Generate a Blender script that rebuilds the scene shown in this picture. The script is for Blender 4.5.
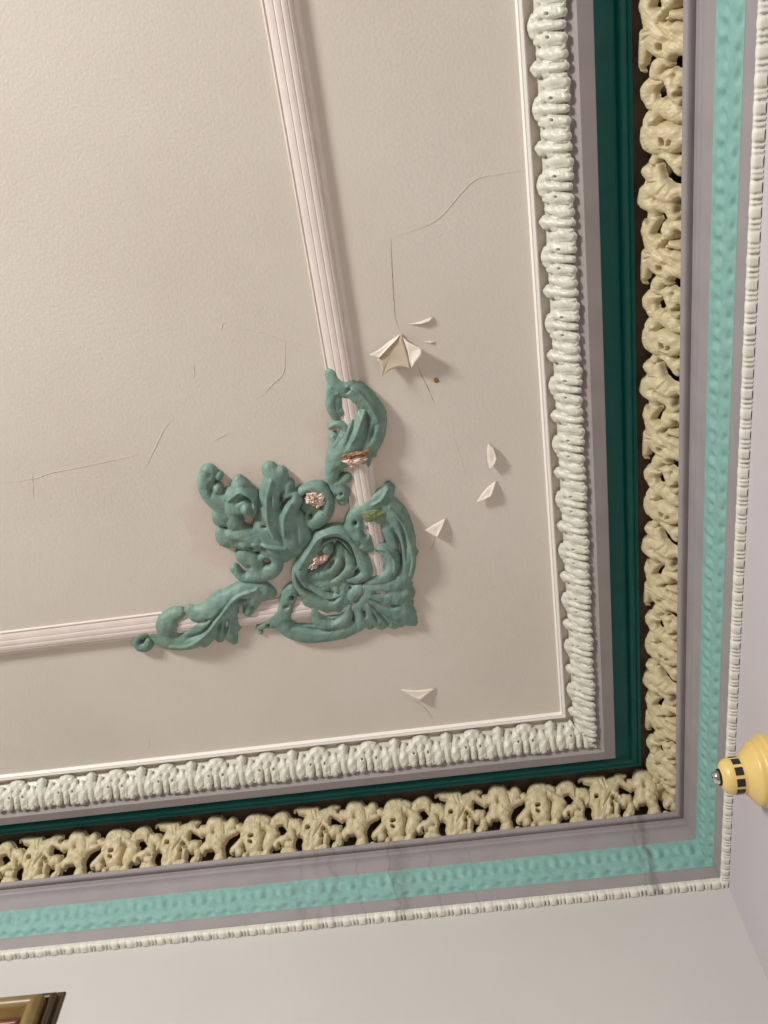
import bpy, math, random
import numpy as np
from mathutils import Vector, Matrix

for o in list(bpy.data.objects):
    bpy.data.objects.remove(o)
SC = bpy.context.scene
COL = SC.collection
random.seed(7)

# ------------------------------------------------------------------ camera, light, exposure
D = 1.8                      # camera to ceiling
H = 3.4                      # ceiling height
F_PX = 905.79
ROT = (2.66813212, 0.0061049, 0.13853687)
CAM = Vector((-0.57252, -1.8655, H - D))
cam = bpy.data.cameras.new('camera')
cam.sensor_fit = 'VERTICAL'; cam.sensor_height = 36.0; cam.lens = F_PX / 1024 * 36.0
cam.clip_start = 0.01
cam_o = bpy.data.objects.new('camera', cam); COL.objects.link(cam_o)
cam_o.location = CAM; cam_o.rotation_euler = ROT
SC.camera = cam_o

SC.view_settings.view_transform = 'Standard'
SC.view_settings.look = 'None'
SC.view_settings.gamma = 1.0
SC.view_settings.use_curve_mapping = False
SC.view_settings.exposure = 0.20

w = bpy.data.worlds.new('room_daylight'); SC.world = w; w.use_nodes = True
w.node_tree.nodes['Background'].inputs[0].default_value = (0.93, 0.97, 1.0, 1)
w.node_tree.nodes['Background'].inputs[1].default_value = 0.21

def area(name, loc, target, size, power, col):
    l = bpy.data.lights.new(name, 'AREA'); l.shape = 'DISK'; l.size = size; l.energy = power; l.color = col
    o = bpy.data.objects.new(name, l); COL.objects.link(o); o.location = loc
    o.rotation_euler = (Vector(target) - Vector(loc)).to_track_quat('-Z', 'Y').to_euler()
    return o
area('chandelier_light', (-3.5, -3.9, H - 1.15), (-0.6, -0.8, H), 0.6, 142, (1.0, 0.965, 0.915))

# ------------------------------------------------------------------ helpers
RM = np.array(cam_o.rotation_euler.to_matrix())
CN = np.array(CAM)
def rays(px, py):
    """directions from the photographer's position through photo coordinates"""
    px = np.asarray(px, float); py = np.asarray(py, float)
    d = np.stack([(px - 384) / F_PX, -(py - 512) / F_PX, -np.ones_like(px)], -1)
    return d @ RM.T
def on_plane(px, py, p0, n):
    d = rays(px, py); p0 = np.asarray(p0, float); n = np.asarray(n, float)
    t = ((p0 - CN) @ n) / (d @ n)
    return CN + d * t[..., None]
def at(px, py, drop=0.0):
    """point on the ceiling (or this far below it) seen at a photo coordinate"""
    p = on_plane(np.array([px]), np.array([py]), (0, 0, H - drop), (0, 0, 1))[0]
    return Vector(p)

def srgb(r, g, b):
    def f(c):
        c /= 255.0
        return c / 12.92 if c <= 0.04045 else ((c + 0.055) / 1.055) ** 2.4
    return (f(r), f(g), f(b), 1.0)

def empty(name, loc, rot=(0, 0, 0)):
    o = bpy.data.objects.new(name, None); COL.objects.link(o); o.location = loc; o.rotation_euler = rot
    o.empty_display_size = 0.05
    return o
def tag(o, label=None, cat=None, group=None, kind=None):
    if label: o['label'] = label
    if cat: o['category'] = cat
    if group: o['group'] = group
    if kind: o['kind'] = kind
    return o
def mesh_from(name, V, Fc, m, smooth=True, angle=None):
    me = bpy.data.meshes.new(name)
    me.from_pydata([tuple(map(float, v)) for v in V], [], [tuple(map(int, f)) for f in Fc])
    me.update()
    if smooth:
        me.shade_smooth()
        if angle: me.set_sharp_from_angle(angle=math.radians(angle))
    if m: me.materials.append(m)
    return me
def link(name, me, parent=None, loc=None):
    o = bpy.data.objects.new(name, me); COL.objects.link(o)
    if parent is not None: o.parent = parent
    if loc is not None: o.location = loc
    return o
def fix_normals(me):
    import bmesh
    bm = bmesh.new(); bm.from_mesh(me); bmesh.ops.recalc_face_normals(bm, faces=bm.faces); bm.to_mesh(me); bm.free()
    return me

# ------------------------------------------------------------------ materials
def mat(name, col, rough=0.6, col2=None, nscale=6.0, bump=0.0, bscale=120.0, bdist=0.002, spec=0.3,
        metal=0.0, wave=None):
    m = bpy.data.materials.new(name); m.use_nodes = True
    nt = m.node_tree; N = nt.nodes; L = nt.links
    b = N['Principled BSDF']
    b.inputs['Roughness'].default_value = rough
    b.inputs['Metallic'].default_value = metal
    b.inputs['Specular IOR Level'].default_value = spec
    b.inputs['Base Color'].default_value = col
    tc = N.new('ShaderNodeTexCoord')
    last = None
    if col2:
        n = N.new('ShaderNodeTexNoise'); n.inputs['Scale'].default_value = nscale; n.inputs['Detail'].default_value = 5
        L.new(tc.outputs['Object'], n.inputs['Vector'])
        r = N.new('ShaderNodeValToRGB'); r.color_ramp.elements[0].position = 0.35; r.color_ramp.elements[1].position = 0.68
        r.color_ramp.elements[0].color = col; r.color_ramp.elements[1].color = col2
        L.new(n.outputs['Fac'], r.inputs['Fac']); L.new(r.outputs['Color'], b.inputs['Base Color'])
        last = r.outputs['Color']
    if bump:
        n = N.new('ShaderNodeTexNoise'); n.inputs['Scale'].default_value = bscale; n.inputs['Detail'].default_value = 4
        L.new(tc.outputs['Object'], n.inputs['Vector'])
        bp = N.new('ShaderNodeBump'); bp.inputs['Strength'].default_value = bump; bp.inputs['Distance'].default_value = bdist
        L.new(n.outputs['Fac'], bp.inputs['Height']); L.new(bp.outputs['Normal'], b.inputs['Normal'])
    m['base_out'] = 1 if last else 0
    return m

def over(m, col, build):
    """lay a paint/stain colour over a material with a mask made by build(nodes, links, texcoord)"""
    nt = m.node_tree; N = nt.nodes; L = nt.links; b = N['Principled BSDF']
    tc = next(n for n in N if n.bl_idname == 'ShaderNodeTexCoord')
    mask = build(N, L, tc)
    mx = N.new('ShaderNodeMix'); mx.data_type = 'RGBA'
    src = b.inputs['Base Color']
    if src.is_linked:
        L.new(src.links[0].from_socket, mx.inputs[6])
    else:
        mx.inputs[6].default_value = src.default_value
    mx.inputs[7].default_value = col
    L.new(mask, mx.inputs[0]); L.new(mx.outputs[2], src)

def math_node(N, L, op, a, b=None, clamp=False):
    n = N.new('ShaderNodeMath'); n.operation = op; n.use_clamp = clamp
    for i, v in enumerate((a, b)):
        if v is None: continue
        if isinstance(v, (int, float)): n.inputs[i].default_value = v
        else: L.new(v, n.inputs[i])
    return n.outputs[0]
def streaks(lines):
    """grey soot streaks running across the cornice at given wall positions: (x, lean, half width, strength)"""
    def build(N, L, tc):
        sep = N.new('ShaderNodeSeparateXYZ'); L.new(tc.outputs['Object'], sep.inputs[0])
        no = N.new('ShaderNodeTexNoise'); no.inputs['Scale'].default_value = 22; no.inputs['Detail'].default_value = 3
        L.new(tc.outputs['Object'], no.inputs['Vector'])
        wob = math_node(N, L, 'MULTIPLY', math_node(N, L, 'SUBTRACT', no.outputs['Fac'], 0.5), 0.05)
        zz = math_node(N, L, 'SUBTRACT', sep.outputs['Z'], H - 0.2)
        tot = None
        for (x, lean, hw, st) in lines:
            u = math_node(N, L, 'SUBTRACT', sep.outputs['X'], x)
            u = math_node(N, L, 'ADD', u, math_node(N, L, 'MULTIPLY', zz, lean))
            u = math_node(N, L, 'ABSOLUTE', math_node(N, L, 'ADD', u, wob))
            v = math_node(N, L, 'SUBTRACT', 1.0, math_node(N, L, 'DIVIDE', u, hw), clamp=True)
            v = math_node(N, L, 'MULTIPLY', v, st)
            tot = v if tot is None else math_node(N, L, 'MAXIMUM', tot, v)
        # only on the run along the back wall
        on = math_node(N, L, 'GREATER_THAN', sep.outputs['Y'], -0.145)
        return math_node(N, L, 'MULTIPLY', tot, on)
    return build

M_FIELD = mat('matt_ceiling_paint', srgb(227, 221, 212), 0.75, srgb(222, 215, 205), 3.0, 0.40, 150, 0.0014)
M_WALL = mat('white_wall_paint', srgb(200, 198, 195), 0.7, srgb(196, 194, 191), 3.0, 0.06, 60, 0.001)
M_WALLR = mat('light_tinted_wall_paint', srgb(196, 190, 194), 0.7, srgb(192, 186, 190), 3.0, 0.06, 60, 0.001)  # same wall paint, with the tint of the light put into its colour
M_FLOOR = mat('parquet_oak', srgb(150, 118, 84), 0.45, srgb(128, 96, 66), 8.0)
M_FILLET = mat('white_gloss_fillet_paint', srgb(240, 237, 230), 0.5)
M_LEAF = mat('off_white_enamel', srgb(214, 213, 200), 0.38, srgb(207, 206, 192), 40, 0.12, 260, 0.0008, 0.45)
M_LAV = mat('lavender_grey_paint', srgb(165, 157, 157), 0.6, srgb(158, 150, 150), 14, 0.05, 200, 0.0006)
M_LAV2 = mat('lavender_grey_cornice_paint', srgb(154, 148, 149), 0.6, srgb(147, 141, 142), 14, 0.05, 200, 0.0006)
M_TEAL = mat('dark_teal_enamel', srgb(0, 104, 102), 0.42, srgb(0, 97, 94), 18, 0.06, 90, 0.001, 0.4)
M_CAVE = mat('shade_toned_recess', srgb(120, 104, 88), 0.9, srgb(96, 82, 70), 20)  # cove colour taken darker and browner, shade of the gap painted in
M_CREAM = mat('straw_yellow_enamel', srgb(208, 196, 160), 0.45, srgb(198, 185, 147), 45, 0.10, 240, 0.0008, 0.4)
M_AQUA = mat('aqua_cornice_paint', srgb(136, 180, 174), 0.6, srgb(122, 166, 160), 55, 0.10, 220, 0.0008)
M_ROPE = mat('white_bead_paint', srgb(232, 231, 222), 0.5, srgb(216, 214, 203), 60)
M_RAIL = mat('pinkish_rail_paint', srgb(228, 219, 213), 0.6, srgb(222, 211, 205), 30, 0.06, 220, 0.0006)
M_GREEN = mat('verdigris_ornament_paint', srgb(128, 158, 146), 0.5, srgb(106, 138, 127), 38, 0.22, 210, 0.0012, 0.4)
M_PLASTER = mat('bare_broken_plaster', srgb(242, 230, 214), 0.85, srgb(208, 174, 152), 75, 0.5, 300, 0.002)
M_BROWN = mat('old_brown_paint_edge', srgb(186, 148, 116), 0.85, srgb(136, 100, 76), 90, 0.5, 300, 0.002)
M_OLIVE = mat('worn_gilt_paint', srgb(140, 138, 84), 0.5, srgb(116, 150, 122), 160)
M_FLAKE = mat('peeled_paint_skin', srgb(232, 225, 212), 0.6, srgb(228, 220, 206), 20)
M_SHEET = mat('shaded_cream_paint_skin', srgb(214, 202, 180), 0.85, srgb(206, 192, 168), 30)  # cream torn sheet; darker than its flaps mainly as painted-in shade
M_CRACK = mat('crack_shadow_gap', srgb(120, 108, 92), 0.9)
M_SPECK = mat('ochre_drip', srgb(158, 124, 40), 0.5)
M_DET = mat('aged_yellow_plastic', srgb(232, 204, 130), 0.32, srgb(226, 196, 118), 15, spec=0.5)
M_BLACK = mat('black_window_plastic', srgb(44, 46, 48), 0.3)
M_SEAM = mat('black_gasket', srgb(24, 22, 20), 0.5)
M_CHROME = mat('chrome_lamp_tip', srgb(225, 225, 225), 0.12, metal=1.0)
M_GOLD = mat('olive_gilt_wood', srgb(140, 118, 72), 0.35, srgb(122, 100, 58), 25, spec=0.5)
M_DARKWOOD = mat('dark_walnut_edge', srgb(72, 58, 36), 0.4, srgb(56, 44, 26), 25, spec=0.5)
M_REDWOOD = mat('red_brown_slip', srgb(122, 72, 44), 0.35, srgb(100, 56, 34), 25, spec=0.5)
M_CANVAS = mat('brown_canvas', srgb(96, 74, 56), 0.6, srgb(70, 62, 48), 5)

STREAK = [(-0.166, -0.02, 0.013, 0.62), (-0.186, 0.0, 0.006, 0.35), (-0.775, 0.05, 0.022, 0.42), (-0.795, 0.1, 0.006, 0.5),
          (-0.945, 0.05, 0.010, 0.30), (-0.985, 0.05, 0.012, 0.22), (-1.03, 0.0, 0.008, 0.25), (-0.88, 0.1, 0.005, 0.3),
          (-0.69, 0.1, 0.005, 0.25), (-0.60, 0.1, 0.004, 0.25)]
for m_ in (M_LAV2, M_AQUA, M_ROPE):
    over(m_, srgb(104, 106, 104), streaks(STREAK))
def margin(N, L, tc):
    sep = N.new('ShaderNodeSeparateXYZ'); L.new(tc.outputs['Object'], sep.inputs[0])
    no = N.new('ShaderNodeTexNoise'); no.inputs['Scale'].default_value = 14; no.inputs['Detail'].default_value = 4
    L.new(tc.outputs['Object'], no.inputs['Vector'])
    wob = math_node(N, L, 'MULTIPLY', math_node(N, L, 'SUBTRACT', no.outputs['Fac'], 0.5), 0.16)
    tot = None
    for (px, py, rad) in ((248, 520, 0.15), (330, 560, 0.17), (352, 440, 0.085), (350, 490, 0.09), (225, 610, 0.085)):
        p = at(px, py)
        dx = math_node(N, L, 'SUBTRACT', sep.outputs['X'], p.x); dy = math_node(N, L, 'SUBTRACT', sep.outputs['Y'], p.y)
        d = math_node(N, L, 'SQRT', math_node(N, L, 'ADD', math_node(N, L, 'MULTIPLY', dx, dx), math_node(N, L, 'MULTIPLY', dy, dy)))
        d = math_node(N, L, 'ADD', d, wob)
        v = math_node(N, L, 'MULTIPLY', math_node(N, L, 'SUBTRACT', rad, d), 22.0, clamp=True)
        tot = v if tot is None else math_node(N, L, 'MAXIMUM', tot, v)
    return math_node(N, L, 'MULTIPLY', tot, 0.5)
over(M_FIELD, srgb(216, 197, 187), margin)
# gold flecks where an older coat shows through the green
def flecks(N, L, tc):
    n = N.new('ShaderNodeTexNoise'); n.inputs['Scale'].default_value = 210; n.inputs['Detail'].default_value = 2
    L.new(tc.outputs['Object'], n.inputs['Vector'])
    n2 = N.new('ShaderNodeTexNoise'); n2.inputs['Scale'].default_value = 9; n2.inputs['Detail'].default_value = 1
    L.new(tc.outputs['Object'], n2.inputs['Vector'])
    a = math_node(N, L, 'MULTIPLY', math_node(N, L, 'SUBTRACT', n.outputs['Fac'], 0.60), 14.0, clamp=True)
    b = math_node(N, L, 'MULTIPLY', math_node(N, L, 'SUBTRACT', n2.outputs['Fac'], 0.52), 10.0, clamp=True)
    return math_node(N, L, 'MULTIPLY', math_node(N, L, 'MULTIPLY', a, b), 0.7)
over(M_GREEN, srgb(188, 178, 112), flecks)

# ------------------------------------------------------------------ the setting
LX, LY = 3.9, 4.3
def box(name, x0, x1, y0, y1, z0, z1, m, parent=None):
    V = [(x, y, z) for x in (x0, x1) for y in (y0, y1) for z in (z0, z1)]
    Fc = [(0, 1, 3, 2), (4, 6, 7, 5), (0, 4, 5, 1), (2, 3, 7, 6), (0, 2, 6, 4), (1, 5, 7, 3)]
    return link(name, mesh_from(name, V, Fc, m, smooth=False), parent)
tag(box('floor', -LX, 0.15, -LY, 0.15, -0.1, 0, M_FLOOR), 'brown parquet floor of the room below', 'floor', kind='structure')
tag(box('wall_back', -LX, 0.15, 0, 0.15, 0, H, M_WALL), 'plain white wall under the cornice, holding the picture frame', 'wall', kind='structure')
tag(box('wall_right', 0, 0.15, -LY, 0, 0, H, M_WALLR), 'pale white wall on the right with the yellow detector', 'wall', kind='structure')
ceiling = tag(box('ceiling', -LX, 0.15, -LY, 0.15, H, H + 0.12, M_FIELD), 'off-white painted ceiling field with cracks and peeling paint', 'ceiling', kind='structure')

def sweep(profile, m, ox=0.0, oy=0.0, lx=3.6, ly=4.0, angle=35, D_=D):
    """profile (distance from wall, drop below ceiling) carried along the right wall, mitred, and along the back wall"""
    V = []; Fc = []
    n = len(profile)
    for k in range(3):
        for (s, h) in profile:
            s *= D_; h *= D_
            if k == 0: V.append((-s + ox, -ly, H - h))
            elif k == 1: V.append((-s + ox, -s + oy, H - h))
            else: V.append((-lx, -s + oy, H - h))
    for k in range(2):
        for i in range(n - 1):
            Fc.append((k * n + i, k * n + i + 1, (k + 1) * n + i + 1, (k + 1) * n + i))
    return mesh_from('moulding', V, Fc, m, True, angle)
def arc(a, b, bulge, n=6):
    """points from a to b bowed sideways by bulge (towards the room when positive)"""
    (s0, h0), (s1, h1) = a, b
    ds, dh = s1 - s0, h1 - h0
    ln = math.hypot(ds, dh); nx, ny = dh / ln, -ds / ln
    return [(s0 + ds * t + nx * bulge * math.sin(math.pi * t), h0 + dh * t + ny * bulge * math.sin(math.pi * t))
            for t in [i / n for i in range(n + 1)]]

trim = {}
def structure(name, me, label):
    o = link(name, me); tag(o, label, 'moulding', kind='structure'); return o

fillet = [(0.1818, -0.0005), (0.1812, 0.0030), (0.1800, 0.0048), (0.1788, 0.0046), (0.1780, 0.0050), (0.1760, 0.0058),
          (0.1748, 0.0050), (0.1743, 0.0034), (0.1741, -0.0005)]
structure('trim_1', sweep(fillet, M_FILLET), 'thin bright white fillet edging the ceiling field, inside the leaf band')
leaf_base = [(0.1650, -0.0005), (0.1640, 0.003)] + arc((0.1640, 0.003), (0.1412, 0.0240), 0.002)[1:] + [(0.1400, 0.0245), (0.139, 0.02)]
t_leaf = structure('trim_2', sweep(leaf_base, M_LEAF), 'off-white moulding of alternating broad and narrow acanthus leaves')
lav1 = [(0.1425, 0.018), (0.1416, 0.0245), (0.1408, 0.0262), (0.1395, 0.0268), (0.1385, 0.0262)] + \
       arc((0.1380, 0.0258), (0.1300, 0.0308), -0.0006, 5) + [(0.1290, 0.0318), (0.1278, 0.0317), (0.1137, 0.0297), (0.1130, 0.0290), (0.1128, 0.0270), (0.1128, 0.0)]
structure('trim_3', sweep(lav1, M_LAV), 'lavender-grey flat band between the white leaves and the dark teal groove')
teal = [(0.1131, 0.022), (0.1122, 0.0215), (0.1118, 0.004)] + arc((0.1110, 0.0022), (0.0900, 0.0030), -0.0008, 6) + \
       [(0.0890, 0.0020), (0.0880, 0.0020)] + arc((0.0872, 0.0030), (0.0765, 0.0060), 0.0032, 8) + \
       [(0.0757, 0.0048), (0.0745, 0.0062), (0.0718, 0.0070), (0.0712, 0.0060), (0.0710, -0.0005)]
structure('trim_4', sweep(teal, M_TEAL), 'dark teal glossy groove moulding with a rounded bead')
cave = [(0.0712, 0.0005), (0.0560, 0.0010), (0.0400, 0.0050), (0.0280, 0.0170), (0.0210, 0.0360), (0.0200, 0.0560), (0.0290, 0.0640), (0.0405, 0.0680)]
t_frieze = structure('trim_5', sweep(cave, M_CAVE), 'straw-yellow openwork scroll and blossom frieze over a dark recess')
lav2 = [(0.0300, 0.0660), (0.0405, 0.0680)] + arc((0.0412, 0.0690), (0.0322, 0.0735), 0.0030, 8) + [(0.0308, 0.0730), (0.0300, 0.0740)] + \
       [(0.0300, 0.0762), (0.0286, 0.0770), (0.0276, 0.0785)] + arc((0.0272, 0.0800), (0.0246, 0.1010), 0.0036, 8) + [(0.0244, 0.1040), (0.0236, 0.1058), (0.0225, 0.1062)]
structure('trim_6', sweep(lav2, M_LAV2), 'lavender-grey ridged cornice moulding between yellow frieze and aqua band')
lav3 = [(0.0112, 0.1395), (0.0113, 0.1430), (0.0108, 0.1445), (0.0070, 0.1556), (0.0060, 0.1570), (0.0030, 0.1560)]
structure('trim_8', sweep(lav3, M_LAV2), 'narrow lavender-grey band between the aqua band and the white beading')

# patterned bands: a grid along both runs, pushed out along its own normal
def patterned(a, b, disp, m, nv, step, bulge=0.0, lx=3.4, ly=3.4):
    base = np.array(arc(a, b, bulge, nv)) * D
    e = np.array([b[0] - a[0], b[1] - a[1]]); e /= np.linalg.norm(e)
    nrm = np.array([e[1], -e[0]])             # towards the room: +s, and down when positive
    V = []; Fc = []
    vv = np.linspace(0, 1, nv + 1)
    for run in (0, 1):
        T = np.arange(0, (ly if run == 0 else lx), step)
        off = len(V)
        for t in T:
            sc = 1.0
            for j in range(nv + 1):
                s, h = base[j]
                tt = max(t, 0) + s            # mitre at the corner
                d = disp(tt if run == 0 else -tt, vv[j])
                s2, h2 = s + nrm[0] * d, h + nrm[1] * d
                if t == 0: tt = s2
                V.append((-s2, -tt, H - h2) if run == 0 else (-tt, -s2, H - h2))
        k = nv + 1
        for i in range(len(T) - 1):
            for j in range(nv):
                q = (off + i * k + j, off + i * k + j + 1, off + (i + 1) * k + j + 1, off + (i + 1) * k + j)
                Fc.append(q if run == 0 else q[::-1])
    return mesh_from('patterned_band', V, Fc, m, True)

def gauss(x, w): return math.exp(-(x / w) ** 2)
def aqua_d(t, v):
    p = 0.0380
    u = ((t / p) % 1.0) - 0.5                 # scallop along the outer edge
    d = 0.0
    sc = 0.80 + 0.13 * (1 - min(1, (2.0 * abs(u)) ** 2))
    d += 0.0028 * (1 / (1 + math.exp((v - sc) / 0.025))) * (1 / (1 + math.exp(-(v - 0.55) / 0.04)))
    d -= 0.0016 * gauss(v - 0.86, 0.05) * gauss(abs(u) - 0.5, 0.22)
    u2 = ((t / 0.076) % 1.0) - 0.5            # worn leaf row nearer the ceiling
    row = 1 / (1 + math.exp((v - 0.56) / 0.03)) * (1 / (1 + math.exp(-(v - 0.12) / 0.03)))
    leaf = 0.5 + 0.5 * math.cos(6.283 * u2 * 3 + 1.6 * v) * gauss(v - 0.42, 0.2)
    leaf -= 0.9 * gauss(v - 0.50 + 0.12 * math.cos(6.283 * u2), 0.05) * (0.5 + 0.5 * math.sin(6.283 * u2 * 2 + 9 * v))
    d += 0.0026 * row * leaf + 0.0006 * math.sin(t * 171.0) * row
    return 1.5 * d * min(1.0, (1 - v) * 14)
structure('trim_7', patterned((0.0238, 0.1052), (0.0114, 0.1414), aqua_d, M_AQUA, 26, 0.0035, 0.0008), 'aqua painted cornice band with worn leaf relief and scalloped edge')
def rope_d(t, v):
    p = 0.0385
    u = (t / p) % 1.0
    d = 0.0
    if u < 0.56:
        q = (u - 0.28) / 0.28; d += 0.0030 * math.sqrt(max(0.0, 1 - q * q)) - 0.0005
    else:
        q = ((u - 0.56) / 0.22) % 1.0; d += 0.0022 * math.sqrt(max(0.0, 1 - (2 * q - 1) ** 2)) - 0.0005
    for c in (0.0, 0.56, 0.78, 1.0):          # open slits near the wall side
        d -= 0.0150 * gauss(u - c, 0.036) / (1 + math.exp(-(v - 0.60) / 0.05)) * (0.6 + 0.4 * math.sin(t * 57 + c * 9))
    return d
structure('trim_9', patterned((0.0066, 0.1568), (0.0, 0.1684), rope_d, M_ROPE, 16, 0.0022, 0.0052), 'white bead-and-reel moulding along the wall')

# panel rail on the ceiling: fluted, two runs meeting under the green ornament
def rail_profile():
    P = [(0.7625, -0.001), (0.7622, 0.0035), (0.7608, 0.0052), (0.7588, 0.0054), (0.7572, 0.0042)]
    for (a, b, ha, hb) in ((0.7562, 0.7425, 0.0050, 0.0105), (0.7408, 0.7290, 0.0112, 0.0138), (0.7275, 0.7170, 0.0140, 0.0146), (0.7158, 0.7085, 0.0142, 0.0118), (0.7073, 0.7010, 0.0108, 0.0070)):
        for k in range(6):
            t = k / 5; P.append((a + (b - a) * t, ha + (hb - ha) * t + 0.0009 * math.sin(math.pi * t)))
        P.append((b - 0.0007, hb - 0.0016))
    P += [(0.6985, 0.0040), (0.6968, -0.001)]
    return P
structure('trim_10', sweep(rail_profile(), M_RAIL, 0, 0, 3.6, 4.0, 50, 1.0), 'fluted pinkish-white ceiling panel rail meeting under the green ornament')

# ------------------------------------------------------------------ modelled plaster relief
def spline(P, per=1.0):
    P = np.array(P, float)
    if len(P) == 1: return P
    Q = [P[0] * 2 - P[1]] + list(P) + [P[-1] * 2 - P[-2]]
    out = []
    for i in range(1, len(Q) - 2):
        n = max(2, int(np.hypot(*(Q[i + 1][:2] - Q[i][:2])) / per))
        for k in range(n):
            t = k / n; a, b, c, d = Q[i - 1], Q[i], Q[i + 1], Q[i + 2]
            out.append(0.5 * ((2 * b) + (-a + c) * t + (2 * a - 5 * b + 4 * c - d) * t * t + (-a + 3 * b - 3 * c + d) * t ** 3))
    out.append(P[-1])
    return np.array(out)
def relief(strokes, carves, step=0.7, floor=-1.4, k=2.2, rim=0.5, cut=None, blur=2, lump=0.25):
    """height field of rounded strokes (x, y, radius, peak) with carved grooves (x, y, radius, depth)"""
    allp = np.concatenate([np.array(s, float) for s in strokes])
    x0, y0 = (allp[:, :2] - allp[:, 2:3]).min(0) - 3; x1, y1 = (allp[:, :2] + allp[:, 2:3]).max(0) + 3
    X, Y = np.meshgrid(np.arange(x0, x1, step), np.arange(y0, y1, step))
    Z = np.full(X.shape, -30.0)
    def each(P, fn, margin):
        P = spline(P, 1.2)
        if len(P) == 1: P = np.repeat(P, 2, 0)
        for a, b in zip(P[:-1], P[1:]):
            r = max(a[2], b[2]) + margin
            i0 = max(0, int((min(a[0], b[0]) - r - x0) / step)); i1 = int((max(a[0], b[0]) + r - x0) / step) + 2
            j0 = max(0, int((min(a[1], b[1]) - r - y0) / step)); j1 = int((max(a[1], b[1]) + r - y0) / step) + 2
            xs = X[j0:j1, i0:i1]; ys = Y[j0:j1, i0:i1]
            if xs.size == 0: continue
            dx, dy = b[0] - a[0], b[1] - a[1]; L2 = dx * dx + dy * dy
            t = np.clip(((xs - a[0]) * dx + (ys - a[1]) * dy) / L2, 0, 1) if L2 > 1e-9 else np.zeros_like(xs)
            d = np.hypot(xs - a[0] - dx * t, ys - a[1] - dy * t)
            fn((slice(j0, j1), slice(i0, i1)), d, a[2] + (b[2] - a[2]) * t, a[3] + (b[3] - a[3]) * t)
    for s in strokes:
        S = np.full(X.shape, -30.0)
        def put(sl, d, r, e):
            q = d / np.maximum(r, 0.2)
            f = np.where(q < 1, e * np.power(np.maximum(0, 1 - q * q), rim), -(d - r) * 3.0)
            S[sl] = np.maximum(S[sl], f)
        each(s, put, 4)
        m = np.maximum(Z, S); dlt = np.abs(Z - S)
        blend = np.where(dlt < k, (k - dlt) ** 2 / (4 * k), 0) * (m > -0.5)
        Z = m + np.where(np.minimum(Z, S) > 0.3, blend, 0)
    for _ in range(blur):                     # thick paint softens every crease
        P_ = np.pad(Z, 1, mode='edge')
        B_ = (P_[:-2, 1:-1] + P_[2:, 1:-1] + P_[1:-1, :-2] + P_[1:-1, 2:] + 2 * Z) / 6
        Z = np.where(Z > 0.2, np.maximum(B_, 0.2), Z)
    rs = np.random.RandomState(len(X) + 3)
    for wl in (9.0, 4.0):
        ph = rs.rand(6) * 6.28
        nz = sum(np.sin((X * math.cos(a) + Y * math.sin(a)) * 6.28 / wl + ph[i]) for i, a in enumerate(rs.rand(5) * 3.14))
        Z = Z + np.where(Z > 0.5, lump * nz * wl / 18.0, 0)
    for c in carves:
        Cv = np.zeros(X.shape)
        def dig(sl, d, r, e):
            Cv[sl] = np.maximum(Cv[sl], e * np.exp(-(d / np.maximum(r, 0.2)) ** 2))
        each(c, dig, 3 * max(p[2] for p in c))
        Z = Z - Cv
    if cut is not None: Z = np.where(cut(X, Y), -30.0, Z)
    keep = Z > floor
    Z = np.maximum(Z, floor)
    ny, nx = X.shape
    idx = np.arange(ny * nx).reshape(ny, nx)
    q = np.stack([idx[:-1, :-1], idx[:-1, 1:], idx[1:, 1:], idx[1:, :-1]], -1).reshape(-1, 4)
    kp = keep.reshape(-1)[q].any(1)
    q = q[kp]
    used = np.unique(q); remap = -np.ones(ny * nx, int); remap[used] = np.arange(len(used))
    return X.reshape(-1)[used], Y.reshape(-1)[used], Z.reshape(-1)[used], remap[q]
def grid_mesh(name, V, Q, m):
    me = bpy.data.meshes.new(name)
    nv, nf = len(V), len(Q)
    me.vertices.add(nv); me.vertices.foreach_set('co', np.asarray(V, np.float32).reshape(-1))
    me.loops.add(nf * 4); me.loops.foreach_set('vertex_index', np.asarray(Q, np.int32).reshape(-1))
    me.polygons.add(nf); me.polygons.foreach_set('loop_start', np.arange(0, nf * 4, 4, dtype=np.int32))
    me.update(calc_edges=True); me.validate()
    me.shade_smooth()
    me.materials.append(m)
    return me

def cj(crop, scale, strokes, e=None, es=0.9):
    """crop coordinates to photo coordinates; peak from radius unless given"""
    out = []
    for s in strokes:
        P = []
        for p in s:
            r = p[2] / scale
            P.append((crop[0] + p[0] / scale, crop[1] + p[1] / scale, r, (p[3] / scale if len(p) > 3 else (es * r if e is None else e))))
        out.append(P)
    return out

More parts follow.
